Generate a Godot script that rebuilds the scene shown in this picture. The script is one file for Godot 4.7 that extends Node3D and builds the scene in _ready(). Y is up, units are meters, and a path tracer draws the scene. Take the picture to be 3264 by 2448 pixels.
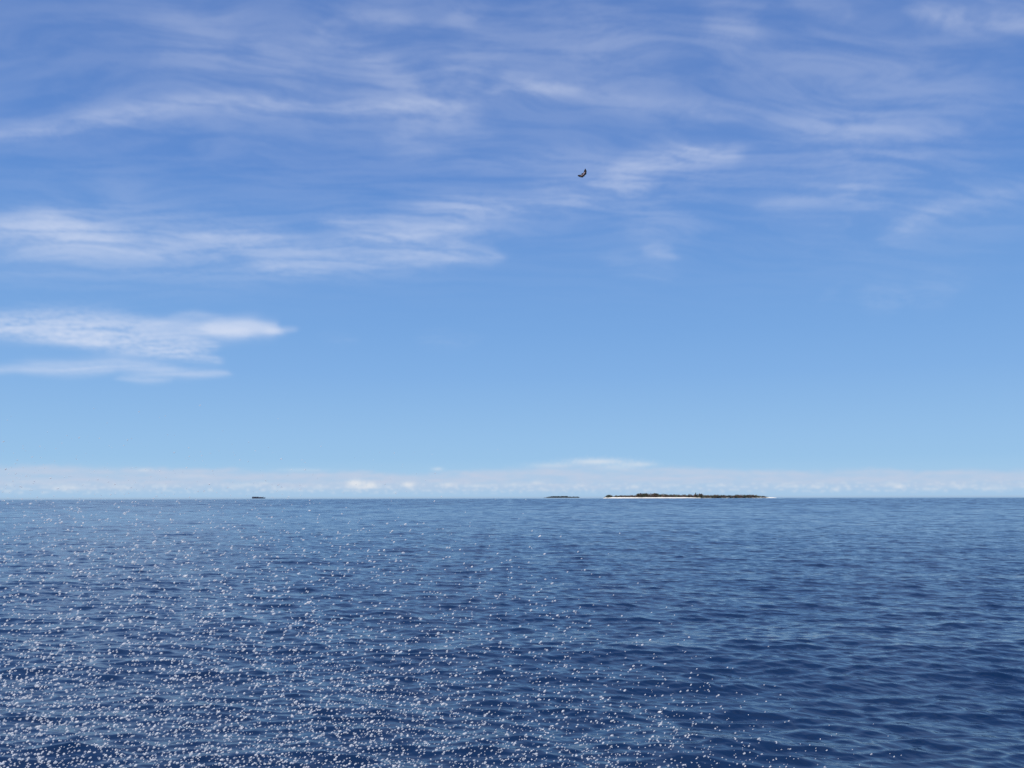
extends Node3D
# Open tropical sea under cirrus, a wooded islet with a white beach, a smaller island, a ship on the
# horizon, a bird overhead and spray thrown up by the boat the picture was taken from.

const EYE := 4.4                 # metres from the water to the eye, standing on the boat
const EARTH := 7.4e6             # radius of the earth, refraction included: the sea bends down to its horizon

func srgb(r: float, g: float, b: float) -> Color:
	return Color(r / 255.0, g / 255.0, b / 255.0).srgb_to_linear()

func drop(r: float) -> float:
	return -r * r / (2.0 * EARTH)

func bearing(az: float, r: float, y := 0.0) -> Vector3:      # a compass bearing (degrees right of north = -z) and a distance
	return Vector3(r * sin(deg_to_rad(az)), y, -r * cos(deg_to_rad(az)))

func material(lin: Color, rough := 0.9) -> StandardMaterial3D:
	var m := StandardMaterial3D.new()
	m.albedo_color = lin.linear_to_srgb()
	m.roughness = rough
	return m

func tag(o: Node, label: String, category := "", group := "", kind := "") -> Node:
	o.set_meta("label", label)
	if category: o.set_meta("category", category)
	if group: o.set_meta("group", group)
	if kind: o.set_meta("kind", kind)
	return o

func obj(called: String, mesh: Mesh, m: Material, parent: Node = self) -> MeshInstance3D:
	var o := MeshInstance3D.new()
	o.name = called
	o.mesh = mesh
	o.material_override = m
	o.cast_shadow = GeometryInstance3D.SHADOW_CASTING_SETTING_ON
	parent.add_child(o, true)
	return o

# ------------------------------------------------------------------ sky
const STOPS := [   # elevation in degrees, clear-air colour
	[0.0, 165, 198, 229], [0.7, 165, 199, 230], [1.6, 160, 199, 232], [2.3, 153, 195, 232], [3.6, 148, 191, 232], [7.4, 130, 176, 228], [10.0, 121, 168, 224],
	[13.2, 112, 159, 219], [16.5, 101, 148, 213], [19.6, 94, 139, 207], [24.3, 91, 132, 199], [29.5, 88, 127, 194], [45.0, 79, 119, 188], [90.0, 67, 103, 174]]

const CIRRUS := [   # half width in degrees, strength, how fibrous, then points as bearing and elevation
	[0.52, 0.89, 0.25, [-18.41, 9.79, -17.1, 10.02, -15.89, 10.16, -15.08, 10.06, -14.39, 9.84]],
	[0.60, 0.61, 0.50, [-22.24, 9.62, -20.22, 9.77, -18.15, 9.8, -16.02, 9.75]],
	[0.23, 0.27, 0.70, [-15.21, 9.86, -14.4, 9.95, -13.3, 10.11]],
	[0.72, 0.42, 0.90, [-31.91, 9.2, -28.88, 9.42, -26.6, 9.56, -23.74, 9.81, -20.74, 9.93]],
	[0.43, 0.41, 0.85, [-31.88, 8.61, -28.41, 9.01, -25.62, 8.91, -22.94, 8.62, -20.42, 8.39, -17.82, 8.07]],
	[0.69, 0.36, 0.90, [-26.57, 9.05, -23.7, 8.99, -21.21, 8.88, -18.37, 8.87]],
	[0.23, 0.17, 0.60, [-20.26, 10.65, -18.97, 10.87, -17.11, 10.51, -15.5, 10.49]],
	[0.34, 0.41, 0.60, [-30.05, 6.78, -27.63, 7.24, -25.54, 7.29, -23.39, 7.54, -21.65, 7.41, -19.61, 7.24, -17.27, 7.39]],
	[0.29, 0.21, 0.60, [-27.84, 6.97, -25.99, 6.92, -23.86, 7.2]],
	[0.23, 0.22, 0.70, [-23.35, 6.85, -22.12, 6.81, -20.62, 6.92]],
	[0.67, 0.25, 1.00, [-32.65, 14.1, -29.63, 14.54, -28.29, 14.89, -26.89, 14.94, -24.96, 14.71, -23.46, 14.3, -21.67, 13.79]],
	[0.67, 0.13, 1.00, [-28.33, 15.7, -26.92, 15.44, -24.97, 14.92]],
	[1.11, 0.16, 1.00, [-32.63, 13.8, -29.61, 14.22, -26.85, 14.19, -23.48, 14.69, -19.93, 15.17, -16.74, 15.37, -13.45, 15.7]],
	[0.40, 0.13, 1.00, [-19.93, 15.11, -16.74, 15.32, -14.28, 15.6]],
	[1.42, 0.08, 1.00, [-32.55, 12.48, -29.53, 12.86, -23.67, 13.5, -17.23, 14.04, -11.73, 14.09]],
	[0.36, 0.12, 1.00, [-15.6, 13.83, -13.4, 13.73, -11.16, 13.79]],
	[0.95, 0.12, 1.00, [-16.17, 14.52, -11.74, 14.37, -7.46, 14.54, -3.09, 14.74, -0.75, 14.58]],
	[0.63, 0.15, 1.00, [-11.79, 16.84, -9.51, 16.73, -7.19, 16.49, -5.15, 16.27]],
	[0.47, 0.17, 1.00, [-10.06, 15.83, -7.48, 16.07, -5.15, 16.49, -3.4, 16.91]],
	[1.03, 0.14, 1.00, [-8.08, 17.29, -6.04, 17.41, -4.28, 17.34, -3.1, 16.86, -3.39, 15.46]],
	[0.51, 0.13, 1.00, [-6.05, 17.9, -3.7, 18.23, -1.34, 17.98, 0.44, 17.57]],
	[0.36, 0.11, 1.00, [-4.26, 14.67, -1.92, 14.75, -0.45, 14.58]],
	[1.34, 0.11, 1.00, [-13.43, 14.83, -10.05, 15.28, -6.02, 15.27, -3.1, 15.75]],
	[0.63, 0.12, 1.00, [-3.7, 18.07, -0.74, 17.82, 2.21, 17.97, 4.57, 18.14]],
	[0.79, 0.11, 1.00, [1.33, 19.08, 4.58, 19.13, 7.52, 19.33, 9.85, 19.56]],
	[0.87, 0.18, 1.00, [6.36, 19.73, 8.7, 20.0, 11.02, 20.22, 13.3, 20.24, 14.57, 20.48]],
	[0.44, 0.12, 1.00, [9.29, 20.13, 12.16, 20.22, 14.27, 19.89]],
	[0.63, 0.10, 1.00, [3.69, 18.55, 6.63, 18.68, 9.25, 18.73]],
	[0.87, 0.06, 1.00, [-3.12, 20.27, 1.34, 20.39, 5.78, 20.48]],
	[0.59, 0.19, 1.00, [-32.97, 18.79, -29.93, 19.36, -27.88, 19.88, -25.77, 20.79, -23.07, 21.74, -20.25, 22.75, -17.03, 23.21, -13.39, 23.31]],
	[0.51, 0.18, 1.00, [-17.55, 22.65, -13.66, 22.98, -10.22, 23.29, -6.11, 23.7, -3.14, 23.58]],
	[0.32, 0.08, 1.00, [-11.94, 22.8, -8.17, 22.72]],
	[1.58, 0.09, 1.00, [-7.58, 22.96, -4.32, 22.76, -1.94, 21.79]],
	[0.79, 0.07, 1.00, [-8.44, 21.6, -6.67, 21.01, -4.9, 20.53]],
	[0.63, 0.18, 1.00, [-1.34, 24.44, 0.16, 25.01, 1.66, 24.79, 4.36, 24.42]],
	[0.79, 0.11, 1.00, [1.66, 24.56, 5.25, 24.13, 8.78, 23.44, 11.67, 22.94, 15.07, 22.49]],
	[1.58, 0.08, 1.00, [-4.35, 26.19, -2.85, 25.45, -1.34, 24.7]],
	[0.67, 0.09, 1.00, [11.66, 22.68, 17.25, 21.59, 22.51, 20.69, 27.88, 19.76]],
	[1.19, 0.06, 1.00, [15.57, 21.04, 21.19, 20.1, 24.95, 19.13]],
	[0.47, 0.10, 1.00, [-12.37, 27.68, -10.33, 28.14, -7.97, 28.24, -6.17, 28.09]],
	[0.63, 0.07, 1.00, [-12.36, 27.48, -12.05, 26.77, -11.16, 26.21]],
	[0.87, 0.10, 1.00, [-10.88, 26.61, -9.11, 26.1, -7.62, 25.17, -6.13, 24.59]],
	[1.19, 0.06, 1.00, [-16.04, 26.5, -14.87, 25.51, -13.14, 24.66]],
	[1.98, 0.06, 1.00, [-21.51, 26.85, -19.88, 26.37, -17.66, 25.44]],
	[1.03, 0.09, 1.00, [-3.16, 28.97, -2.86, 27.99]],
	[1.19, 0.12, 1.00, [13.01, 28.6, 14.42, 27.72, 15.8, 26.84]],
	[0.87, 0.08, 1.00, [18.1, 28.24, 19.97, 27.49, 21.29, 27.05]],
	[0.63, 0.18, 1.00, [24.41, 26.86, 25.87, 26.19, 27.79, 25.57, 30.39, 25.1, 33.19, 24.43]],
	[1.19, 0.12, 1.00, [25.18, 27.07, 27.84, 26.25, 30.43, 25.61, 33.23, 24.93]],
	[1.98, 0.05, 1.00, [2.89, 27.98, 6.49, 26.85, 10.29, 25.35]],
	[2.37, 0.04, 1.00, [17.41, 25.41, 22.68, 23.69, 27.57, 22.37]],
	[2.06, 0.06, 1.00, [-32.62, 13.68, -29.6, 14.09, -22.47, 14.53, -14.54, 14.77, -6.02, 15.69, -0.16, 16.32]],
	[1.98, 0.05, 1.00, [-3.1, 17.14, 5.75, 18.44, 14.38, 19.04]],
	[3.56, 0.05, 1.00, [-23.04, 26.13, -12.04, 26.27, -0.14, 26.25, 11.8, 26.99]],
	[3.56, 0.05, 1.00, [11.74, 25.24, 22.6, 22.23, 29.77, 20.29]],
	[3.16, 0.05, 1.00, [14.4, 19.57, 22.31, 16.68, 29.41, 14.75]],
	[1.78, 0.06, 1.00, [-25.3, 21.16, -14.8, 23.36, -3.13, 23.37]],
	[0.47, 0.10, 1.00, [15.43, 17.21, 17.62, 17.37, 19.76, 17.53, 21.07, 17.72]],
	[0.79, 0.08, 1.00, [19.76, 17.61, 21.57, 17.33, 22.36, 17.7]],
	[0.71, 0.11, 1.00, [22.45, 14.45, 23.22, 14.89, 24.26, 15.67, 25.73, 15.87]],
	[0.63, 0.09, 1.00, [24.52, 16.02, 26.72, 16.37, 28.6, 16.4, 29.79, 16.54, 32.57, 16.08]],
	[0.47, 0.14, 1.00, [8.31, 15.26, 9.17, 15.0, 10.3, 14.53]],
	[1.34, 0.06, 1.00, [6.89, 16.75, 9.21, 16.71, 12.05, 16.23]],
	[0.87, 0.05, 1.00, [5.98, 14.55, 8.0, 14.07, 9.98, 13.29]],
	[0.79, 0.07, 1.00, [20.79, 11.66, 22.05, 11.45, 23.28, 11.09]],
	[0.95, 0.04, 1.00, [23.29, 11.35, 25.97, 11.67]],
	[0.47, 0.04, 1.00, [19.49, 11.65, 18.99, 12.09]],
	[0.32, 0.03, 1.00, [-12.18, 9.68, -9.94, 9.46]],
	[0.55, 0.03, 1.00, [-5.96, 9.63, -1.91, 9.75]],
	[1.03, 0.03, 1.00, [-25.09, 17.2, -22.09, 17.35]],
]
const PUFFS := [   # small far cumulus: bearing, elevation, half width, half height, strength
	[-9.56, 0.82, 0.46, 0.20, 0.80],
	[-8.67, 0.73, 0.34, 0.17, 0.70],
	[-9.05, 0.59, 0.97, 0.11, 0.50],
	[-6.37, 0.73, 0.37, 0.17, 0.60],
	[-3.94, 0.73, 0.46, 0.14, 0.35],
	[-4.60, 1.69, 0.34, 0.11, 0.30],
	[-14.94, 0.84, 0.29, 0.11, 0.20],
	[-25.55, 0.55, 0.86, 0.17, 0.28],
	[-22.95, 0.61, 0.57, 0.11, 0.20],
	[-20.61, 0.67, 0.34, 0.11, 0.20],
	[-16.52, 0.65, 0.52, 0.14, 0.20],
	[-15.86, 0.73, 0.46, 0.11, 0.20],
	[5.23, 2.12, 1.72, 0.20, 0.42],
	[7.77, 1.94, 0.97, 0.17, 0.30],
	[2.39, 1.91, 1.43, 0.17, 0.20],
	[6.50, 1.78, 1.15, 0.23, 0.20],
	[7.46, 0.59, 0.29, 0.11, 0.30],
	[22.51, 0.52, 0.34, 0.11, 0.40],
	[22.15, 0.68, 0.34, 0.11, 0.25],
	[19.14, 0.38, 0.23, 0.11, 0.35],
	[18.13, 0.54, 0.40, 0.11, 0.25],
	[16.18, 0.61, 0.34, 0.11, 0.20],
	[16.96, 0.55, 0.29, 0.11, 0.20],
	[25.71, 0.50, 0.52, 0.11, 0.20],
	[27.41, 0.39, 0.63, 0.14, 0.20],
	[1.53, 0.83, 0.40, 0.14, 0.25],
	[1.81, 0.44, 0.29, 0.09, 0.20],
	[0.10, 0.72, 0.57, 0.11, 0.20],
	[9.42, 0.64, 0.46, 0.11, 0.15],
	[12.44, 0.63, 0.57, 0.11, 0.15],
	[-19.12, 1.21, 0.86, 0.11, 0.10],
	[-21.64, 1.56, 0.40, 0.09, 0.25],
	[-13.86, 0.46, 0.86, 0.11, 0.20],
	[-11.70, 0.57, 0.52, 0.11, 0.20],
	[-2.18, 0.67, 0.86, 0.11, 0.20],
	[4.08, 0.66, 0.57, 0.11, 0.15],
	[24.18, 0.35, 0.57, 0.09, 0.15],
	[-27.06, 0.90, 1.15, 0.14, 0.08],
	[-12.81, 1.62, 1.43, 0.11, 0.15],
]

var cover := PackedFloat32Array()          # density of the cirrus drawn out by the wind, on a grid of 5 samples per degree
var fibre_of := PackedFloat32Array()
const CW := 420
const CH := 210

func air(el: float) -> Color:
	for i in range(1, STOPS.size()):
		if el <= STOPS[i][0]:
			var a: Array = STOPS[i - 1]
			var b: Array = STOPS[i]
			var t: float = (el - a[0]) / (b[0] - a[0])
			return srgb(a[1], a[2], a[3]).lerp(srgb(b[1], b[2], b[3]), t)
	return srgb(66, 103, 176)

var air_table: Array[Color] = []
var n_warp := FastNoiseLite.new()
var n_warp2 := FastNoiseLite.new()
var n_fibre := FastNoiseLite.new()
var n_field := FastNoiseLite.new()
var n_bank := FastNoiseLite.new()
var n_curd := FastNoiseLite.new()
var n_hair := FastNoiseLite.new()

func noise_setup(n: FastNoiseLite, s: int, octaves: int, f := 1.0) -> void:
	n.seed = s
	n.noise_type = FastNoiseLite.TYPE_SIMPLEX_SMOOTH
	n.fractal_type = FastNoiseLite.FRACTAL_FBM
	n.fractal_octaves = octaves
	n.frequency = f

func draw_cirrus() -> void:
	cover.resize(CW * CH)
	fibre_of.resize(CW * CH)
	for s in CIRRUS:
		var w: float = s[0]
		var strength: float = s[1]
		var p: Array = s[3]
		var n := p.size() / 2
		var lo := Vector2(1e9, 1e9)
		var hi := -lo
		var pts := PackedVector2Array()
		for i in n:
			var q := Vector2(p[2 * i], p[2 * i + 1])
			pts.append(q)
			lo = lo.min(q)
			hi = hi.max(q)
		var reach := w * 2.4
		for y in range(maxi(0, int((lo.y - reach) * 5.0)), mini(CH - 1, int((hi.y + reach) * 5.0)) + 1):
			for x in range(maxi(0, int((lo.x - reach * 1.6 + 42.0) * 5.0)), mini(CW - 1, int((hi.x + reach * 1.6 + 42.0) * 5.0)) + 1):
				var q := Vector2(x / 5.0 - 42.0, y / 5.0)
				var best := 1e9
				var along := 0.0
				for i in n - 1:
					var a := pts[i]
					var b := pts[i + 1]
					var ab := b - a
					var t := clampf((q - a).dot(ab) / ab.length_squared(), 0.0, 1.0)
					var d := q - a - ab * t
					d.x *= 0.62
					if d.length_squared() < best:
						best = d.length_squared()
						along = (i + t) / (n - 1)
				var thin := lerpf(0.35, 1.0, pow(sin(PI * clampf(along, 0.0, 1.0)), 0.6))          # wisps thin out to both ends
				var v := strength * sqrt(thin) * exp(-best / (w * w * thin * thin))
				var k := y * CW + x
				fibre_of[k] = (fibre_of[k] * cover[k] + s[2] * v) / (cover[k] + v + 1e-6)
				cover[k] += v

func cover_at(az: float, el: float) -> Vector2:
	var fx := clampf((az + 42.0) * 5.0, 0.0, CW - 1.01)
	var fy := clampf(el * 5.0, 0.0, CH - 1.01)
	var ix := int(fx)
	var iy := int(fy)
	fx -= ix
	fy -= iy
	var k := iy * CW + ix
	var c := lerpf(lerpf(cover[k], cover[k + 1], fx), lerpf(cover[k + CW], cover[k + CW + 1], fx), fy)
	return Vector2(c, fibre_of[k])

func sky_at(az: float, el: float) -> Color:
	var c := air_table[clampi(int(el * 20.0), 0, 1800)]
	var a := deg_to_rad(az)
	var e := deg_to_rad(el)
	var far := 1.0 / (sin(e) + 0.14)
	var px := sin(a) * cos(e) * far          # where the line of sight meets the layer of ice cloud
	var pz := cos(a) * cos(e) * far
	# cirrus
	var wx := n_warp.get_noise_2d(px * 1.1, pz * 2.0)
	var wy := n_warp.get_noise_2d(px * 1.1 + 40.0, pz * 2.0 - 17.0)
	var f := n_fibre.get_noise_2d(px * 2.6 + wx * 0.5 + pz * 1.1, pz * 10.5 + wy * 1.1 - px * 1.3)
	var curd := n_curd.get_noise_2d(px * 26.0 + wx, pz * 26.0)
	var hair := n_hair.get_noise_2d(px * 1.0 + wx * 0.5 - pz * 0.35, pz * 6.5 + wy * 0.9)
	var inside := smoothstep(39.0, 34.0, absf(az)) * smoothstep(37.0, 31.0, el)
	var field := n_field.get_noise_2d(px * 0.55 + wx * 0.3, pz * 1.5 + wy * 0.4)
	var d := clampf(field * 0.55 + 0.05, 0.0, 0.4) * (0.6 + 0.9 * f) * smoothstep(3.0, 12.0, el)
	if inside > 0.0:
		var g := cover_at(az + wx * 0.7, el + wy * lerpf(0.15, 0.42, smoothstep(8.0, 15.0, el)))
		var k: float = lerpf(1.0, clampf(0.5 + 1.02 * smoothstep(-0.42, 0.55, f + 0.22 * hair) + curd * (0.2 + 0.5 * smoothstep(0.7, 0.9, g.y) * smoothstep(12.0, 11.0, el)), 0.05, 2.3), g.y)
		var drawn := g.x * k + 0.09 * smoothstep(-0.7, 0.7, f + 0.4 * field) * smoothstep(9.0, 22.0, el)
		d = lerpf(d, drawn, inside)
	d = 1.0 - exp(-maxf(d, 0.0) * 1.12)
	c = c.lerp(srgb(222, 229, 246), minf(d, 0.93))
	# the bank of far cloud along the horizon
	if el < 4.0:
		var edge := 1.55 + 0.34 * exp(-pow((az - 3.2) / 4.5, 2.0)) + 0.30 * n_bank.get_noise_2d(az * 0.05, 3.0) + 0.16 * n_bank.get_noise_2d(az * 0.22, el * 0.7) + 0.10 * n_bank.get_noise_2d(az * 0.9, el * 2.5)
		var b := smoothstep(edge + 0.16, edge - 0.22, el)
		var body := 0.5 + 0.34 * n_bank.get_noise_2d(az * 0.14 + 9.0, el * 1.7) + 0.24 * n_bank.get_noise_2d(az * 0.7, el * 4.0 + 11.0)
		c = c.lerp(srgb(199, 206, 225), clampf(b * body * smoothstep(0.05, 0.9, el) * 0.95, 0.0, 0.9))
		var small := n_bank.get_noise_2d(az * 1.8 + 70.0, el * 6.0)
		c = c.lerp(srgb(218, 226, 236), clampf((small - 0.12) * 1.6, 0.0, 0.4) * smoothstep(0.1, 0.35, el) * smoothstep(1.0, 0.6, el))
		for p in PUFFS:
			var dx: float = (az - p[0]) / p[2]
			if absf(dx) < 2.2:
				var dy: float = (el - p[1]) / p[3]
				dy *= 1.5 if dy < 0.0 else 1.0
				var q := dx * dx + dy * dy
				if q < 5.0:
					q *= 1.0 + 0.7 * n_curd.get_noise_2d(az * 4.0, el * 9.0)
					c = c.lerp(srgb(224, 229, 236), minf(0.9, 1.7 * p[4] * exp(-q * 1.1)))
	return c

func make_sky() -> Texture2D:
	for i in 1801:
		air_table.append(air(i / 20.0))
	noise_setup(n_warp, 11, 3)
	noise_setup(n_fibre, 5, 6)
	n_fibre.fractal_gain = 0.6
	n_fibre.fractal_lacunarity = 2.1
	noise_setup(n_field, 23, 3)
	noise_setup(n_bank, 31, 4)
	noise_setup(n_curd, 77, 3)
	noise_setup(n_hair, 91, 4)
	n_hair.fractal_type = FastNoiseLite.FRACTAL_RIDGED
	draw_cirrus()
	# the whole dome, then the part the lens looks at again at four times the sharpness
	var w := 1024
	var h := 512
	var data := PackedFloat32Array()
	data.resize(w * h * 3)
	for y in h:
		var el := 90.0 - (y + 0.5) * 180.0 / h
		for x in w:
			var az := (x + 0.5) * 360.0 / w
			if az > 180.0: az -= 360.0
			var c := sky_at(az, el) if el > 0.0 else srgb(160, 190, 216)
			var k := (y * w + x) * 3
			data[k] = c.r
			data[k + 1] = c.g
			data[k + 2] = c.b
	var im := Image.create_from_data(w, h, false, Image.FORMAT_RGBF, data.to_byte_array())
	im.resize(4096, 2048, Image.INTERPOLATE_CUBIC)
	var fw := 912
	var fh := 456
	data.resize(fw * fh * 3)
	for y in fh:
		var el := (fh - y - 0.5) * 180.0 / 2048.0
		for x in fw:
			var c := sky_at((x - fw / 2 + 0.5) * 360.0 / 4096.0, el)
			var k := (y * fw + x) * 3
			data[k] = c.r
			data[k + 1] = c.g
			data[k + 2] = c.b
	var front := Image.create_from_data(fw, fh, false, Image.FORMAT_RGBF, data.to_byte_array())
	im.blit_rect(front, Rect2i(fw / 2, 0, fw / 2, fh), Vector2i(0, 1024 - fh))
	im.blit_rect(front, Rect2i(0, 0, fw / 2, fh), Vector2i(4096 - fw / 2, 1024 - fh))
	return ImageTexture.create_from_image(im)

# ------------------------------------------------------------------ sea
func fft(re: PackedFloat32Array, im: PackedFloat32Array, start: int, stride: int, n: int, cs: PackedFloat32Array, sn: PackedFloat32Array, rev: PackedInt32Array, br: PackedFloat32Array, bi: PackedFloat32Array) -> void:
	for i in n:
		var j := start + rev[i] * stride
		br[i] = re[j]
		bi[i] = im[j]
	var size := 2
	while size <= n:
		var half := size >> 1
		var step := n / size
		var i := 0
		while i < n:
			var t := 0
			for k in range(i, i + half):
				var q := k + half
				var c := cs[t]
				var s := sn[t]
				var xr := br[q] * c - bi[q] * s
				var xi := br[q] * s + bi[q] * c
				br[q] = br[k] - xr
				bi[q] = bi[k] - xi
				br[k] += xr
				bi[k] += xi
				t += step
			i += size
		size <<= 1
	for i in n:
		var j := start + i * stride
		re[j] = br[i]
		im[j] = bi[i]

func fft2(a: Array, n: int) -> void:
	var cs := PackedFloat32Array()
	var sn := PackedFloat32Array()
	var rev := PackedInt32Array()
	var br := PackedFloat32Array()
	var bi := PackedFloat32Array()
	br.resize(n)
	bi.resize(n)
	var bits := roundi(log(n) / log(2.0))
	for i in n:
		cs.append(cos(TAU * i / n))
		sn.append(sin(TAU * i / n))
		var r := 0
		for b in bits:
			if i & (1 << b): r |= 1 << (bits - 1 - b)
		rev.append(r)
	var re: PackedFloat32Array = a[0]
	var im: PackedFloat32Array = a[1]
	for y in n: fft(re, im, y * n, 1, n, cs, sn, rev, br, bi)
	for x in n: fft(re, im, x, n, n, cs, sn, rev, br, bi)
	a[0] = re
	a[1] = im

# A patch of wind sea that repeats every `side` metres: [height, sideways shift in x, in z], wavelengths between lo and hi, of a given r.m.s. slope.
func wave_patch(n: int, side: float, lo: float, hi: float, slope: float, heading: float, spread: float, s: int, want_shift := true) -> Array:
	var rng := RandomNumberGenerator.new()
	rng.seed = s
	var count := n * n
	var hr := PackedFloat32Array()
	var hi_ := PackedFloat32Array()
	hr.resize(count)
	hi_.resize(count)
	var total := 0.0
	for y in n:
		var ky := (y if y < n / 2 else y - n) * TAU / side
		for x in n:
			var kx := (x if x < n / 2 else x - n) * TAU / side
			var k := sqrt(kx * kx + ky * ky)
			if k < TAU / hi or k > TAU / lo or x == n / 2 or y == n / 2: continue
			var lam := TAU / k
			var off := absf(cos(atan2(ky, kx) - heading))
			var amp := pow(k, -2.1) * (pow(off, spread) + 0.06) * smoothstep(lo, lo * 1.25, lam) * smoothstep(hi, hi * 0.8, lam)
			hr[y * n + x] = rng.randfn() * amp
			hi_[y * n + x] = rng.randfn() * amp
	var re := PackedFloat32Array()
	var im := PackedFloat32Array()
	var re2 := PackedFloat32Array()
	var im2 := PackedFloat32Array()
	re.resize(count)
	im.resize(count)
	re2.resize(count)
	im2.resize(count)
	for y in n:
		var ky := (y if y < n / 2 else y - n) * TAU / side
		for x in n:
			var a := y * n + x
			var b := ((n - y) % n) * n + (n - x) % n
			var r := 0.5 * (hr[a] + hr[b])
			var i := 0.5 * (hi_[a] - hi_[b])
			if r == 0.0 and i == 0.0: continue
			var kx := (x if x < n / 2 else x - n) * TAU / side
			var k := sqrt(kx * kx + ky * ky)
			total += k * k * (r * r + i * i)
			# height in the real part, shift in x in the imaginary part; the shift in z apart
			var ux := kx / k
			var uy := ky / k
			re[a] = r - ux * r          # h + i * (i * ux * h)
			im[a] = i - ux * i
			re2[a] = -uy * i
			im2[a] = uy * r
	var g := slope / sqrt(total)
	var one := [re, im]
	fft2(one, n)
	var h: PackedFloat32Array = one[0]
	var dx: PackedFloat32Array = one[1]
	var dz := PackedFloat32Array()
	if want_shift:
		var two := [re2, im2]
		fft2(two, n)
		dz = two[0]
		for i in count: dz[i] *= g
	for i in count:
		h[i] *= g
		dx[i] *= g
	return [h, dx, dz]

func at(t: Array, n: int, side: float, x: float, z: float) -> Vector3:
	var u := x / side * n
	var v := z / side * n
	var iu := floori(u)
	var iv := floori(v)
	u -= iu
	v -= iv
	var m := n - 1
	var x0 := iu & m
	var x1 := (iu + 1) & m
	var r0 := (iv & m) * n
	var r1 := ((iv + 1) & m) * n
	var a := (1.0 - u) * (1.0 - v)
	var b := u * (1.0 - v)
	var c := (1.0 - u) * v
	var d := u * v
	var h: PackedFloat32Array = t[0]
	var sx: PackedFloat32Array = t[1]
	var sz: PackedFloat32Array = t[2]
	var p := r0 + x0
	var q := r0 + x1
	var r := r1 + x0
	var s := r1 + x1
	return Vector3(sx[p] * a + sx[q] * b + sx[r] * c + sx[s] * d, h[p] * a + h[q] * b + h[r] * c + h[s] * d, sz[p] * a + sz[q] * b + sz[r] * c + sz[s] * d)

const UV_SIDE := 6.4
var swell := []
var chop := []
var ripple := []

func sea_point(az: float, r: float) -> Vector3:
	var x := r * sin(az)
	var z := -r * cos(az)
	var p := Vector3(x, drop(r), z)
	if r < 6000.0:
		var s := at(swell, 256, 150.0, x, z) * smoothstep(6000.0, 1500.0, r) * lerpf(0.55, 2.1, smoothstep(60.0, 700.0, r))
		p += Vector3(s.x * 0.6, s.y, s.z * 0.6)
	if r < 1300.0:
		var k := smoothstep(1300.0, 400.0, r)
		var a := at(chop, 256, 26.0, x, z)
		var b := at(chop, 256, 26.0, x * 0.83 + z * 0.31 + 7.0, z * 0.83 - x * 0.31 + 3.0)   # the same sea again, turned and stretched, so that nothing repeats
		p += Vector3(a.x * 0.75 + b.x * 0.7, a.y * 0.75 + b.y * 0.75, a.z * 0.75 + b.z * 0.7) * k
	if r < 260.0:
		var c := at(ripple, 256, 7.3, x, z)
		p += Vector3(c.x * 0.9, c.y, c.z * 0.9) * smoothstep(260.0, 70.0, r)
	return p

func sea_grid(arrays_of: ArrayMesh, radii: PackedFloat32Array, az0: float, az1: float, columns: int, lower := 0.0) -> void:
	var rows := radii.size()
	var v := PackedVector3Array()
	var n := PackedVector3Array()
	var uv := PackedVector2Array()
	var idx := PackedInt32Array()
	v.resize(rows * columns)
	n.resize(rows * columns)
	uv.resize(rows * columns)
	idx.resize((rows - 1) * (columns - 1) * 6)
	for i in rows:
		for j in columns:
			var az := deg_to_rad(lerpf(az0, az1, float(j) / (columns - 1)))
			var p := sea_point(az, radii[i])
			p.y -= lower if i == 0 else 0.0
			v[i * columns + j] = p
			uv[i * columns + j] = Vector2(p.x * 0.9 + p.z * 0.43, p.z * 0.9 - p.x * 0.43) / UV_SIDE
	for i in rows:
		var i0 := maxi(i - 1, 0) * columns
		var i1 := mini(i + 1, rows - 1) * columns
		for j in columns:
			var j0 := maxi(j - 1, 0)
			var j1 := mini(j + 1, columns - 1)
			var a := v[i1 + j] - v[i0 + j]
			var b := v[i * columns + j1] - v[i * columns + j0]
			n[i * columns + j] = b.cross(a).normalized()
	var k := 0
	for i in rows - 1:
		for j in columns - 1:
			var a := i * columns + j
			idx[k] = a
			idx[k + 1] = a + columns
			idx[k + 2] = a + 1
			idx[k + 3] = a + 1
			idx[k + 4] = a + columns
			idx[k + 5] = a + columns + 1
			k += 6
	var arrays := []
	arrays.resize(Mesh.ARRAY_MAX)
	arrays[Mesh.ARRAY_VERTEX] = v
	arrays[Mesh.ARRAY_NORMAL] = n
	arrays[Mesh.ARRAY_TEX_UV] = uv
	arrays[Mesh.ARRAY_INDEX] = idx
	arrays_of.add_surface_from_arrays(Mesh.PRIMITIVE_TRIANGLES, arrays)

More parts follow.
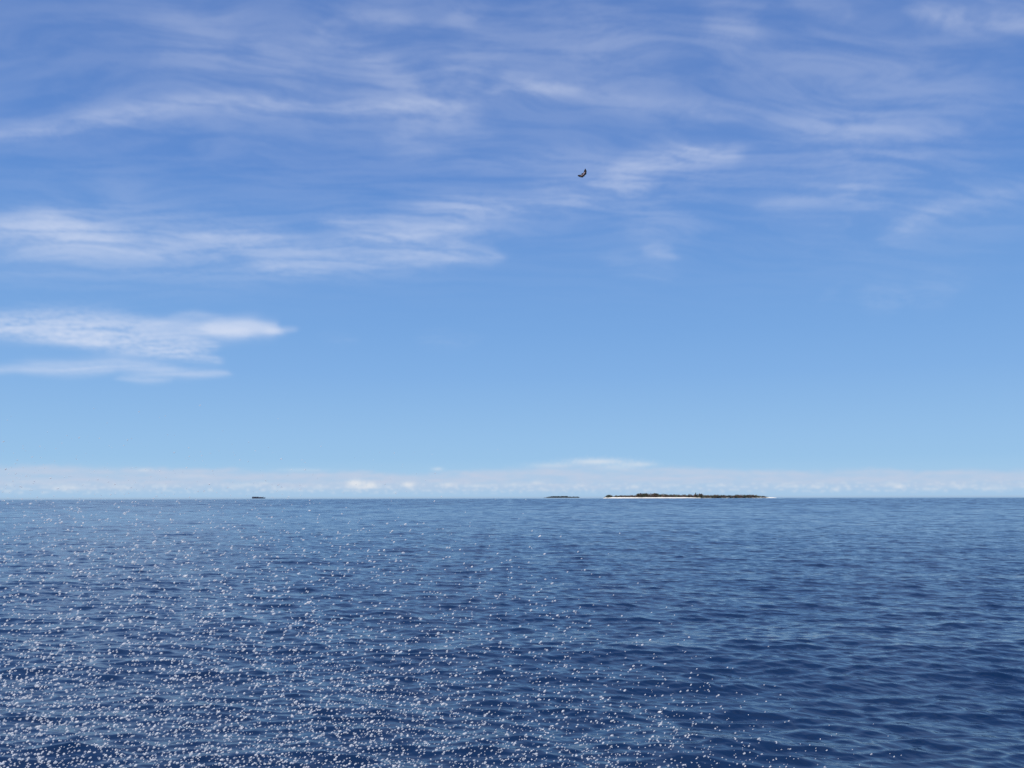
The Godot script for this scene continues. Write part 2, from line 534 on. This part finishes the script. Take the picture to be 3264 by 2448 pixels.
func make_sea() -> void:
	var heading := deg_to_rad(94.0)
	swell = wave_patch(256, 150.0, 4.5, 24.0, SWELL_SLOPE, heading, 2.0, 3)
	chop = wave_patch(256, 26.0, 0.9, 4.5, CHOP_SLOPE, heading, 1.5, 8)
	ripple = wave_patch(256, 7.3, 0.20, 1.3, RIPPLE_SLOPE, heading, 2.2, 15)
	var fine: Array = wave_patch(512, UV_SIDE, 0.07, 1.0, 1.0, heading + 0.446, 1.6, 21, false)
	# the finest ripples are relief on the surface
	var n := 512
	var h: PackedFloat32Array = fine[0]
	var bytes := PackedByteArray()
	bytes.resize(n * n * 3)
	var cell := UV_SIDE / n
	for y in n:
		for x in n:
			var gx := (h[y * n + (x + 1) % n] - h[y * n + (x + n - 1) % n]) / (2.0 * cell) * FINE_SLOPE
			var gy := (h[((y + 1) % n) * n + x] - h[((y + n - 1) % n) * n + x]) / (2.0 * cell) * FINE_SLOPE
			var q := Vector3(-gx, gy, 1.0).normalized()
			var k := (y * n + x) * 3
			bytes[k] = clampi(roundi((q.x * 0.5 + 0.5) * 255.0), 0, 255)
			bytes[k + 1] = clampi(roundi((q.y * 0.5 + 0.5) * 255.0), 0, 255)
			bytes[k + 2] = clampi(roundi((q.z * 0.5 + 0.5) * 255.0), 0, 255)
	var m := material(WATER, WATER_ROUGH)
	m.metallic_specular = 0.354          # water: two per cent straight on
	m.normal_enabled = true
	m.normal_texture = ImageTexture.create_from_image(Image.create_from_data(n, n, false, Image.FORMAT_RGB8, bytes))
	m.texture_filter = BaseMaterial3D.TEXTURE_FILTER_LINEAR_WITH_MIPMAPS_ANISOTROPIC
	var mesh := ArrayMesh.new()
	var radii := PackedFloat32Array()
	var r := 4.5
	while r < 340.0:
		radii.append(r)
		r += maxf(0.03, 0.0036 * r)
	sea_grid(mesh, radii, -38.0, 38.0, 460)
	var last := radii[radii.size() - 1]
	radii = PackedFloat32Array([last - 0.3, last])
	r = last
	while r < 2200.0:
		r += 1.25
		radii.append(r)
	while r < 26000.0:
		r *= 1.06
		radii.append(r)
	sea_grid(mesh, radii, -38.0, 38.0, 240, 0.05)
	# the sea to both sides, behind and under the boat
	radii = PackedFloat32Array()
	r = 4.5
	while r < 26000.0:
		radii.append(r)
		r *= 1.035
	radii.append(26000.0)
	sea_grid(mesh, radii, 38.0, 322.0, 300)
	sea_grid(mesh, PackedFloat32Array([0.02, 1.0, 2.0, 3.0, 4.0, 4.5]), -180.0, 180.0, 90)
	tag(obj("sea", mesh, m), "deep blue open sea with small wind ripples out to the horizon", "", "", "structure")

# ------------------------------------------------------------------ islands
func leaf_mass(s: int, count: int, size: Vector3, leaf: float, pointed := 0.0) -> ArrayMesh:
	var rng := RandomNumberGenerator.new()
	rng.seed = s
	var st := SurfaceTool.new()
	st.begin(Mesh.PRIMITIVE_TRIANGLES)
	for i in count:
		var d := Vector3(rng.randfn(), rng.randfn() * 0.8, rng.randfn()).normalized() * pow(rng.randf(), 0.4)
		var lump := 1.0 + 0.25 * sin(d.x * 5.0 + s) * cos(d.z * 4.0 + s * 2.0)
		var p := d * size * lump
		var taper := 1.0 - pointed * clampf((d.y + 1.0) * 0.5, 0.0, 1.0)
		p.x *= taper
		p.z *= taper
		p.y += size.y
		var a := Vector3(rng.randfn(), rng.randfn() * 0.6, rng.randfn()).normalized() * leaf * rng.randf_range(0.6, 1.3)
		var b := a.cross(Vector3(rng.randfn(), rng.randfn(), rng.randfn())).normalized() * a.length() * 0.7
		for q in [p - a - b * 0.4, p + b, p + a - b * 0.3, p - a - b * 0.4, p + a - b * 0.3, p - b]:
			st.add_vertex(q)
	st.generate_normals()
	return st.commit()

func trunk_mesh(s: int, height: float, base: float, limbs: int) -> ArrayMesh:
	var rng := RandomNumberGenerator.new()
	rng.seed = s
	var st := SurfaceTool.new()
	st.begin(Mesh.PRIMITIVE_TRIANGLES)
	taper_tube(st, Vector3.ZERO, Vector3(rng.randf_range(-0.4, 0.4), height, rng.randf_range(-0.4, 0.4)), base, base * 0.3)
	for i in limbs:
		var y := height * rng.randf_range(0.4, 0.85)
		var a := rng.randf() * TAU
		taper_tube(st, Vector3(0, y, 0), Vector3(cos(a) * height * 0.25, y + height * 0.25, sin(a) * height * 0.25), base * 0.45, base * 0.12)
	st.generate_normals()
	return st.commit()

func taper_tube(st: SurfaceTool, a: Vector3, b: Vector3, ra: float, rb: float, sides := 7) -> void:
	var up := (b - a).normalized()
	var x := up.cross(Vector3(0.31, 0.2, 0.93)).normalized()
	var y := up.cross(x)
	for i in sides:
		var t0 := TAU * i / sides
		var t1 := TAU * (i + 1) / sides
		var d0 := x * cos(t0) + y * sin(t0)
		var d1 := x * cos(t1) + y * sin(t1)
		for q in [a + d0 * ra, b + d1 * rb, b + d0 * rb, a + d0 * ra, a + d1 * ra, b + d1 * rb, b + d0 * rb, b + d1 * rb, b]:
			st.add_vertex(q)

# A low bank of sand: profile is [along, half depth, height] in metres.
func sand_mesh(profile: Array, s: int) -> ArrayMesh:
	var rng := FastNoiseLite.new()
	rng.seed = s
	rng.frequency = 0.05
	var st := SurfaceTool.new()
	st.begin(Mesh.PRIMITIVE_TRIANGLES)
	st.set_smooth_group(0)
	var across := [-1.0, -0.9, -0.75, -0.5, 0.0, 0.5, 0.75, 0.9, 1.0]
	var lift := [-1.6, 0.25, 0.75, 1.0, 1.05, 1.0, 0.75, 0.25, -1.6]
	var grid: Array[PackedVector3Array] = []
	for p in profile:
		var row := PackedVector3Array()
		for k in across.size():
			var y: float = lift[k] * p[2] if lift[k] > 0.0 else lift[k]
			row.append(Vector3(p[0], y + 0.25 * rng.get_noise_2d(p[0], k * 30.0), across[k] * p[1]))
		grid.append(row)
	for i in grid.size() - 1:
		for k in across.size() - 1:
			for q in [grid[i][k], grid[i][k + 1], grid[i + 1][k], grid[i + 1][k], grid[i][k + 1], grid[i + 1][k + 1]]:
				st.add_vertex(q)
	st.index()
	st.generate_normals()
	return st.commit()

func profile_at(profile: Array, x: float) -> float:
	for i in range(1, profile.size()):
		if x <= profile[i][0]:
			var a: Array = profile[i - 1]
			var b: Array = profile[i]
			return lerpf(a[1], b[1], clampf((x - a[0]) / (b[0] - a[0]), 0.0, 1.0))
	return 0.0

func wood(called: String, label: String, where: Vector3, turn: float, outline: Array, shore: Array, count: int, depth: float, s: int, m: Material) -> void:
	var rng := RandomNumberGenerator.new()
	rng.seed = s
	var mm := MultiMesh.new()
	mm.transform_format = MultiMesh.TRANSFORM_3D
	mm.use_colors = true
	mm.mesh = leaf_mass(s, 80, Vector3(1.0, 1.0, 1.0), 0.26)
	mm.instance_count = count
	var x0: float = outline[0][0]
	var x1: float = outline[outline.size() - 1][0]
	for i in count:
		var x := lerpf(x0, x1, (i + rng.randf()) / count)
		var z := -pow(rng.randf(), 1.3) * depth + profile_at(shore, x)
		var top := profile_at(outline, x) * rng.randf_range(0.72, 1.06)
		var ry := rng.randf_range(0.36, 0.55) * top
		var rx := ry * rng.randf_range(0.8, 1.35)
		if rng.randf() < 0.35:       # undergrowth closes the front
			ry *= 0.6
			top = ry * 2.0 + 1.0
		var b := Basis(Vector3.UP, rng.randf() * TAU) * Basis.from_scale(Vector3(rx, ry, rx))
		mm.set_instance_transform(i, Transform3D(b, Vector3(x, top - 2.0 * ry, z)))
		var tint := rng.randf()
		var v := rng.randf_range(0.75, 1.25)
		mm.set_instance_color(i, Color(lerpf(0.75, 1.5, tint), lerpf(1.1, 0.85, tint), lerpf(0.9, 1.1, tint)) * v)
	var o := MultiMeshInstance3D.new()
	o.name = called
	o.multimesh = mm
	o.material_override = m
	o.position = where
	o.rotation.y = turn
	add_child(o, true)
	tag(o, label, "", "", "stuff")

func tree(called: String, label: String, category: String, where: Vector3, turn: float, local: Vector3, height: float, wide: float, clear: float, pointed: float, s: int, leaves: Material, bark: Material, group := "") -> void:
	var o := Node3D.new()
	o.name = called
	add_child(o, true)
	o.transform = Transform3D(Basis(Vector3.UP, turn), where) * Transform3D(Basis.IDENTITY, local)
	obj("trunk", trunk_mesh(s, height * 0.8, height * 0.035, 6), bark, o)
	var c := obj("crown", leaf_mass(s, 420, Vector3(wide, (height - clear) * 0.5, wide), 0.85, pointed), leaves, o)
	c.position.y = clear
	tag(o, label, category, group)

func make_islands() -> void:
	var sand := material(Color(0.78, 0.74, 0.66), 0.95)
	var grain := FastNoiseLite.new()
	grain.seed = 4
	grain.frequency = 0.02
	var leaves := material(Color(0.105, 0.100, 0.070), 0.8)
	leaves.vertex_color_use_as_albedo = true
	leaves.cull_mode = BaseMaterial3D.CULL_DISABLED
	var dark := material(Color(0.055, 0.068, 0.042), 0.8)
	dark.cull_mode = BaseMaterial3D.CULL_DISABLED
	var bark := material(Color(0.12, 0.10, 0.08), 0.95)
	# the wooded islet: metres along its shore, counted from its middle
	var r := 3000.0
	var az := 10.53
	var where := bearing(az, r, drop(r))
	var turn := -deg_to_rad(az)
	var k := 3000.0 / 2950.0
	var shape := []
	for p in [[-257, 6, 0.3], [-250, 22, 1.7], [-235, 36, 2.3], [-200, 48, 2.6], [-140, 60, 2.7], [-80, 66, 2.8], [-20, 68, 2.7], [20, 66, 2.3], [50, 64, 1.8], [80, 62, 1.4], [110, 56, 0.9], [150, 50, 0.8], [200, 40, 0.8], [235, 22, 0.7], [250, 8, 0.2]]:
		shape.append([p[0] * k, float(p[1]), float(p[2]) * 1.3])
	var o := obj("islet", sand_mesh(shape, 5), sand)
	o.position = where
	o.rotation.y = turn
	tag(o, "low sandy islet with a long white beach", "", "", "structure")
	var bar := obj("sandbar", sand_mesh([[-17.5, 2.0, 0.1], [-14.0, 8.0, 1.2], [-5.0, 13.0, 1.9], [6.0, 12.0, 1.8], [13.0, 7.0, 1.1], [18.0, 2.0, 0.1]], 9), sand)
	bar.position = bearing(15.5, r, drop(r))
	bar.rotation.y = -deg_to_rad(15.5)
	tag(bar, "bare white sandbar off the right end of the wooded islet", "", "", "structure")
	var outline := []
	for p in [[-254, 4], [-246, 7], [-236, 10], [-228, 8], [-223, 4.5], [-219, 8], [-205, 8], [-185, 8], [-165, 8.6], [-150, 10], [-145, 12.5], [-125, 14], [-115, 13], [-105, 12], [-88, 13.5], [-80, 10.5], [-67, 11.5], [-55, 10], [-35, 10], [-5, 9.6], [13, 11], [25, 8], [30, 11], [47, 12], [53, 8], [75, 8], [90, 9.6], [105, 8.6], [125, 7.6], [145, 8], [159, 9.5], [175, 8.8], [197, 9], [215, 8], [225, 6], [235, 5.7], [245, 4], [251, 1.8]]:
		outline.append([p[0] * k, float(p[1]) * 1.15])
	var shore := []
	for p in [[-257, 2], [-235, 18], [-140, 40], [0, 48], [40, 54], [80, 58], [110, 54], [150, 48], [200, 38], [251, 8]]:
		shore.append([p[0] * k, float(p[1])])
	wood("woodland", "dense low dark green woodland along the white beach islet", where, turn, outline, shore, 620, 38.0, 41, leaves)
	tree("round_tree", "broad round tree standing alone at the left end of the beach islet", "tree", where, turn, Vector3(-237.0 * k, 1.5, 22.0), 9.6, 10.5, 0.2, 0.3, 51, dark, bark)
	tree("tall_tree", "tallest narrow tree rising above the middle of the islet's woodland", "tree", where, turn, Vector3(31.0 * k, 1.5, 46.0), 16.0, 1.9, 1.5, 0.6, 52, dark, bark)
	tree("bushy_tree", "left one of two bushy trees just right of the tallest tree", "tree", where, turn, Vector3(42.0 * k, 1.5, 45.0), 13.0, 2.6, 1.0, 0.35, 53, dark, bark, "pair of bushy trees on the islet")
	tree("bushy_tree", "right one of two bushy trees just right of the tallest tree", "tree", where, turn, Vector3(48.0 * k, 1.5, 44.0), 12.6, 2.5, 1.0, 0.35, 54, dark, bark, "pair of bushy trees on the islet")
	tree("spreading_tree", "wide dark tree at the top of the raised clump left of centre", "tree", where, turn, Vector3(-128.0 * k, 1.5, 36.0), 14.2, 8.0, 2.0, 0.2, 55, dark, bark)
	tree("slender_tree", "slender tree at the left edge of the raised clump", "tree", where, turn, Vector3(-145.0 * k, 1.5, 36.0), 13.0, 2.0, 1.5, 0.5, 56, dark, bark)
	tree("pointed_tree", "pointed tree at the right edge of the raised clump", "tree", where, turn, Vector3(-88.0 * k, 1.5, 38.0), 14.2, 2.4, 1.5, 0.6, 57, dark, bark)
	# the smaller island, twice as far
	r = 6300.0
	az = 3.05
	where = bearing(az, r, drop(r))
	turn = -deg_to_rad(az)
	var low := obj("far_island", sand_mesh([[-122, 5, 0.2], [-110, 25, 0.8], [-60, 50, 1.0], [40, 50, 1.0], [100, 25, 0.8], [116, 6, 0.2]], 12), material(Color(0.20, 0.18, 0.14), 0.95))
	low.position = where
	low.rotation.y = turn
	tag(low, "low dark distant island on the horizon left of the beach islet", "", "", "structure")
	wood("distant_woodland", "thin dark line of trees covering the small distant island", where, turn, [[-122, 3], [-108, 4], [-96, 9], [-70, 11], [-45, 13.5], [-15, 13], [20, 13.5], [28, 14], [45, 10], [70, 9.5], [90, 9], [108, 10], [116, 6]], [[-122, 2], [-60, 35], [40, 35], [116, 4]], 170, 30.0, 61, material_tinted(Color(0.030, 0.040, 0.036)))

func material_tinted(c: Color) -> StandardMaterial3D:
	var m := material(c, 0.8)
	m.vertex_color_use_as_albedo = true
	m.cull_mode = BaseMaterial3D.CULL_DISABLED
	return m

# ------------------------------------------------------------------ ship
func box(st: SurfaceTool, a: Vector3, b: Vector3, bevel := 0.0) -> void:
	# a block between two corners whose top edges are drawn in by the bevel
	var t0 := Vector3(a.x + bevel, b.y, a.z + bevel)
	var t1 := Vector3(b.x - bevel, b.y, b.z - bevel)
	var p := [Vector3(a.x, a.y, a.z), Vector3(b.x, a.y, a.z), Vector3(b.x, a.y, b.z), Vector3(a.x, a.y, b.z), t0, Vector3(t1.x, b.y, t0.z), t1, Vector3(t0.x, b.y, t1.z)]
	for f in [[0, 1, 5, 4], [1, 2, 6, 5], [2, 3, 7, 6], [3, 0, 4, 7], [4, 5, 6, 7], [3, 2, 1, 0]]:
		for q in [f[0], f[2], f[1], f[0], f[3], f[2]]:
			st.add_vertex(p[q])

func part(called: String, m: Material, parent: Node, blocks: Array, bevel := 0.2) -> MeshInstance3D:
	var st := SurfaceTool.new()
	st.begin(Mesh.PRIMITIVE_TRIANGLES)
	for b in blocks:
		box(st, Vector3(b[0], b[1], b[2]), Vector3(b[3], b[4], b[5]), bevel)
	st.generate_normals()
	return obj(called, st.commit(), m, parent)

func make_ship() -> void:
	var ship := Node3D.new()
	ship.name = "cargo_ship"
	add_child(ship, true)
	ship.position = bearing(-15.21, 6000.0, drop(6000.0))
	ship.rotation.y = deg_to_rad(15.21)
	var navy := material(Color(0.016, 0.022, 0.055), 0.6)
	var grey := material(Color(0.035, 0.045, 0.075), 0.7)
	var steel := material(Color(0.10, 0.13, 0.16), 0.6)
	# hull: stations from the stern (left) to the raked bow (right)
	var st := SurfaceTool.new()
	st.begin(Mesh.PRIMITIVE_TRIANGLES)
	var rings: Array[PackedVector3Array] = []
	for s in [[-41.0, -39.5, 6.0, 5.6], [-38.0, -37.0, 7.0, 5.6], [-20.0, -20.0, 7.5, 5.0], [10.0, 10.0, 7.5, 5.0], [26.0, 26.0, 6.6, 5.2], [34.0, 32.5, 4.0, 5.8], [38.5, 35.5, 1.6, 6.0], [41.0, 37.0, 0.15, 6.2]]:
		rings.append(PackedVector3Array([Vector3(s[0], s[3], -s[2]), Vector3(s[1], -2.0, -s[2] * 0.75), Vector3(s[1], -2.0, s[2] * 0.75), Vector3(s[0], s[3], s[2])]))
	for i in rings.size() - 1:
		for j in 4:
			var a := rings[i][j]
			var b := rings[i][(j + 1) % 4]
			var c := rings[i + 1][j]
			var d := rings[i + 1][(j + 1) % 4]
			for q in [a, b, c, c, b, d]: st.add_vertex(q)
	for q in [rings[0][0], rings[0][2], rings[0][1], rings[0][0], rings[0][3], rings[0][2]]: st.add_vertex(q)
	st.generate_normals()
	obj("hull", st.commit(), navy, ship)
	part("deckhouse", grey, ship, [[-38.5, 5.4, -6.0, -31.0, 11.2, 6.0], [-37.5, 11.2, -4.5, -32.0, 12.0, 4.5]])
	part("bridge_window", material(Color(0.05, 0.06, 0.07), 0.2), ship, [[-30.99, 8.8, -5.0, -30.9, 9.6, 5.0]], 0.0)
	part("funnel", grey, ship, [[-40.3, 5.5, -1.4, -38.6, 9.6, 1.4]])
	for i in 5:
		part("cargo_stack", navy if i % 2 else grey, ship, [[-30.2 + i * 6.1, 4.9, -6.2, -24.2 + i * 6.1, 11.2 - (0.5 if i == 2 else 0.0) - (0.3 if i == 4 else 0.0), 6.2]], 0.1)
	for i in 3:
		part("hatch_cover", navy, ship, [[0.6 + i * 8.2, 5.0, -5.0, 8.7 + i * 8.2, 8.8 - 0.2 * i, 5.0]], 0.3)
	st = SurfaceTool.new()
	st.begin(Mesh.PRIMITIVE_TRIANGLES)
	taper_tube(st, Vector3(27.0, 5.0, 0), Vector3(27.0, 13.4, 0), 1.0, 0.7, 10)
	box(st, Vector3(25.6, 9.6, -0.8), Vector3(28.6, 11.4, 0.8), 0.2)
	st.generate_normals()
	obj("foremast", st.commit(), steel, ship)
	tag(ship, "small dark cargo ship far off on the horizon at the left", "ship")

# ------------------------------------------------------------------ bird
func blob(p: Vector3, bones: Array) -> float:
	var d := 1e9
	for b in bones:
		var q := p
		q.y *= b[4]
		var a: Vector3 = b[0]
		var e: Vector3 = b[1]
		a.y *= b[4]
		e.y *= b[4]
		var ab := e - a
		var t := clampf((q - a).dot(ab) / maxf(ab.length_squared(), 1e-9), 0.0, 1.0)
		var v: float = (q.distance_to(a + ab * t) - lerpf(b[2], b[3], t)) / (1.0 + 0.4 * (b[4] - 1.0))
		var k := 0.02
		var h := clampf(0.5 + 0.5 * (d - v) / k, 0.0, 1.0)
		d = lerpf(d, v, h) - k * h * (1.0 - h)
	return d

func surface_net(lo: Vector3, hi: Vector3, cell: float, bones: Array) -> Array:
	var n := Vector3i(((hi - lo) / cell).ceil())
	var f := PackedFloat32Array()
	f.resize((n.x + 1) * (n.y + 1) * (n.z + 1))
	var sy := n.x + 1
	var sz := (n.x + 1) * (n.y + 1)
	for z in n.z + 1:
		for y in n.y + 1:
			for x in n.x + 1:
				f[x + y * sy + z * sz] = blob(lo + Vector3(x, y, z) * cell, bones)
	var place := {}
	var v := PackedVector3Array()
	var offs := [0, 1, sy, sy + 1, sz, sz + 1, sz + sy, sz + sy + 1]
	for z in n.z:
		for y in n.y:
			for x in n.x:
				var k := x + y * sy + z * sz
				var sum := Vector3.ZERO
				var hits := 0
				for e in [[0, 1], [2, 3], [4, 5], [6, 7], [0, 2], [1, 3], [4, 6], [5, 7], [0, 4], [1, 5], [2, 6], [3, 7]]:
					var a := f[k + offs[e[0]]]
					var b := f[k + offs[e[1]]]
					if (a < 0.0) != (b < 0.0):
						var pa := Vector3(e[0] & 1, (e[0] >> 1) & 1, e[0] >> 2)
						var pb := Vector3(e[1] & 1, (e[1] >> 1) & 1, e[1] >> 2)
						sum += pa.lerp(pb, a / (a - b))
						hits += 1
				if hits:
					place[k] = v.size()
					v.append(lo + (Vector3(x, y, z) + sum / hits) * cell)
	var idx := PackedInt32Array()
	for z in range(1, n.z):
		for y in range(1, n.y):
			for x in range(1, n.x):
				var k := x + y * sy + z * sz
				for d in [[1, sy, sz], [sy, sz, 1], [sz, 1, sy]]:
					var a := f[k]
					var b := f[k + d[0]]
					if (a < 0.0) != (b < 0.0):
						var q := [place[k], place[k - d[1]], place[k - d[1] - d[2]], place[k - d[2]]]
						if a < 0.0: q.reverse()
						idx.append_array([q[0], q[1], q[2], q[0], q[2], q[3]])
	return [v, idx]

func make_bird() -> void:
	# wings along x, head towards -z, back up; y is stretched for flat bones
	var bones := [
		[Vector3(0, 0, -0.10), Vector3(0, 0, 0.06), 0.045, 0.042, 1.0], [Vector3(0, 0, 0.06), Vector3(0, 0, 0.12), 0.042, 0.015, 1.0],
		[Vector3(0, 0.008, -0.10), Vector3(0, 0.012, -0.165), 0.030, 0.029, 1.0],
		[Vector3(0, 0.0, 0.08), Vector3(0.0, 0.0, 0.12), 0.03, 0.035, 4.0]]
	for s in [-1.0, 1.0]:
		var l := 0.80 if s > 0.0 else 1.0
		bones.append([Vector3(0.02 * s, 0.01, -0.02), Vector3(0.17 * s * l, 0.012, -0.05), 0.12, 0.115, 5.0])
		bones.append([Vector3(0.17 * s * l, 0.012, -0.05), Vector3(0.30 * s * l, 0.01, 0.05), 0.115, 0.10, 5.5])
		bones.append([Vector3(0.30 * s * l, 0.01, 0.05), Vector3(0.42 * s * l, 0.005, 0.17), 0.10, 0.075 if s > 0.0 else 0.05, 5.5])
	var net := surface_net(Vector3(-0.48, -0.08, -0.24), Vector3(0.50, 0.08, 0.28), 0.0115, bones)
	var v: PackedVector3Array = net[0]
	var st := SurfaceTool.new()
	st.begin(Mesh.PRIMITIVE_TRIANGLES)
	for i in v.size():
		var p := v[i]
		# black-brown plumage; a pale pinkish panel along the top of the wings
		var pale := smoothstep(0.024, 0.010, absf(p.z + 0.01 - 0.16 * absf(p.x))) * smoothstep(0.28, 0.22, absf(p.x)) * smoothstep(0.008, 0.014, p.y)
		pale *= 1.0 if p.x < 0.03 else 0.5
		st.set_color(Color(0.012, 0.009, 0.012).lerp(Color(0.80, 0.60, 0.66), pale))
		p.y += 0.55 * p.x * p.x          # the wings are raised
		st.set_smooth_group(0)
		st.add_vertex(p)
	for i in net[1]: st.add_index(i)
	st.generate_normals()
	var feathers := material(Color(1, 1, 1), 0.75)
	feathers.vertex_color_use_as_albedo = true
	var bird := Node3D.new()
	bird.name = "seabird"
	add_child(bird, true)
	var to := Vector3(sin(deg_to_rad(4.57)) * cos(deg_to_rad(19.64)), sin(deg_to_rad(19.64)), -cos(deg_to_rad(4.57)) * cos(deg_to_rad(19.64)))
	bird.position = Vector3(0, EYE, 0) + to * 62.0
	var right := to.cross(Vector3.UP).normalized()
	var up := right.cross(to)
	var lean := deg_to_rad(43.0)
	var x := -right * cos(lean) - up * sin(lean)           # it banks, its back turned to the boat
	var back := (-to + up * 0.25).normalized()
	var tail := x.cross(back).normalized()
	bird.basis = Basis(back.cross(tail), back, tail) * Basis.from_scale(Vector3(0.80, 0.8, 0.80))
	obj("plumage", st.commit(), feathers, bird)
	var bk := SurfaceTool.new()
	bk.begin(Mesh.PRIMITIVE_TRIANGLES)
	taper_tube(bk, Vector3(0, 0.010, -0.185), Vector3(0, 0.004, -0.215), 0.010, 0.002, 8)
	bk.generate_normals()
	obj("beak", bk.commit(), material(Color(0.05, 0.045, 0.04), 0.5), bird)
	tag(bird, "dark bird with swept wings gliding high over the sea", "bird")

# ------------------------------------------------------------------ spray
func make_spray() -> void:
	var rng := RandomNumberGenerator.new()
	rng.seed = 2024
	var clump := FastNoiseLite.new()
	noise_setup(clump, 9, 3, 0.9)
	var ball := SphereMesh.new()
	ball.radius = 0.5
	ball.height = 1.0
	ball.radial_segments = 10
	ball.rings = 6
	var places: Array[Transform3D] = []
	var tries := 0
	while places.size() < SPRAY and tries < 900000:
		tries += 1
		var z := -rng.randf_range(3.6, 7.5)
		var x := rng.randf_range(-0.62, 0.42) * -z
		var y := EYE + rng.randf_range(-2.3, 0.8)
		# the sheet of spray stands highest at the left, where the bow throws it up, and thins out to the right and upwards
		var across := x / -z
		var rise := (y - EYE) / -z
		var head := clampf((0.0 - rise) / 0.29, -0.4, 1.4)           # 0 at eye level, 1 at the lower edge of what one sees from the boat
		var dens := pow(maxf(head + 0.24, 0.0), 1.0) * 0.5
		var edge := lerpf(-0.10, 0.30, clampf(head, 0.0, 1.0))
		dens *= smoothstep(edge + 0.18, edge - 0.42, across)
		dens += 0.015 * smoothstep(-0.05, -0.5, across) * smoothstep(-0.42, 0.0, head)
		dens *= clampf(1.0 + 1.0 * clump.get_noise_3d(x, y * 1.6, z), 0.1, 2.2)
		if rng.randf() > dens: continue
		var size := 0.0021 * exp(rng.randfn() * 0.32) * lerpf(1.25, 0.8, clampf(across + 0.5, 0.0, 1.0))
		size *= lerpf(0.55, 1.0, smoothstep(-0.1, 0.25, head))          # only the finest drops fly high
		size = minf(size, 0.0048) * (0.5 + 0.12 * -z)
		var b := Basis(Vector3(rng.randfn(), rng.randfn(), rng.randfn()).normalized(), rng.randf_range(0.0, 0.5)) * Basis(Vector3.BACK, 0.5) * Basis.from_scale(Vector3(rng.randf_range(1.3, 2.3), 1.0, 1.0) * size * 2.0)
		places.append(Transform3D(b, Vector3(x, y, z)))
	var mm := MultiMesh.new()
	mm.transform_format = MultiMesh.TRANSFORM_3D
	mm.use_colors = true
	mm.mesh = ball
	mm.instance_count = places.size()
	for i in places.size():
		mm.set_instance_transform(i, places[i])
		mm.set_instance_color(i, Color(1, 1, 1, 0.4 + 0.6 * rng.randf()))     # small drops in a cloud: some thin, some full
	var m := material(Color(0.95, 0.95, 0.95), 0.3)
	m.vertex_color_use_as_albedo = true
	m.transparency = BaseMaterial3D.TRANSPARENCY_ALPHA
	m.backlight_enabled = true
	m.backlight = Color(1, 1, 1)
	var o := MultiMeshInstance3D.new()
	o.name = "sea_spray"
	o.multimesh = mm
	o.material_override = m
	add_child(o, true)
	tag(o, "white spray droplets flying over the water, thickest at the lower left", "", "", "stuff")

# ------------------------------------------------------------------ build
const WATER := Color(0.002, 0.015, 0.052)
const WATER_ROUGH := 0.10
const SWELL_SLOPE := 0.04
const CHOP_SLOPE := 0.062
const RIPPLE_SLOPE := 0.14
const FINE_SLOPE := 0.05
const SPRAY := 26000

func _ready() -> void:
	var t := Time.get_ticks_msec()
	var cam := Camera3D.new()
	cam.name = "camera"
	cam.position = Vector3(0, EYE, 0)
	cam.rotation = Vector3(deg_to_rad(6.953), 0, deg_to_rad(-0.12))
	cam.fov = 45.07
	cam.near = 0.1
	cam.far = 40000.0
	var lens := CameraAttributesPhysical.new()          # a small aperture, focused far out: drops of spray near the lens are slightly soft
	lens.frustum_focal_length = 28.92
	lens.exposure_aperture = 9.0
	lens.frustum_focus_distance = 150.0
	lens.frustum_near = 0.1
	lens.frustum_far = 40000.0
	cam.attributes = lens
	add_child(cam)
	cam.current = true
	var env := Environment.new()
	env.background_mode = Environment.BG_SKY
	var pano := PanoramaSkyMaterial.new()
	pano.panorama = make_sky()
	env.sky = Sky.new()
	env.sky.sky_material = pano
	env.tonemap_mode = Environment.TONE_MAPPER_LINEAR
	env.tonemap_exposure = 1.0
	env.sdfgi_enabled = true
	env.ssao_enabled = true
	env.ssil_enabled = true
	var world := WorldEnvironment.new()
	world.name = "world"
	world.environment = env
	add_child(world)
	var sun := DirectionalLight3D.new()
	sun.name = "sun"
	sun.light_energy = 1.4
	sun.light_angular_distance = 0.5
	sun.light_color = Color(1.0, 0.97, 0.92)
	sun.shadow_enabled = true
	sun.rotation = Vector3(deg_to_rad(-54.0), deg_to_rad(-42.0), 0)      # high, behind the left shoulder
	add_child(sun)
	print("sky ", Time.get_ticks_msec() - t)
	make_sea()
	print("sea ", Time.get_ticks_msec() - t)
	make_islands()
	make_ship()
	make_bird()
	print("bird ", Time.get_ticks_msec() - t)
	make_spray()
	print("all ", Time.get_ticks_msec() - t)
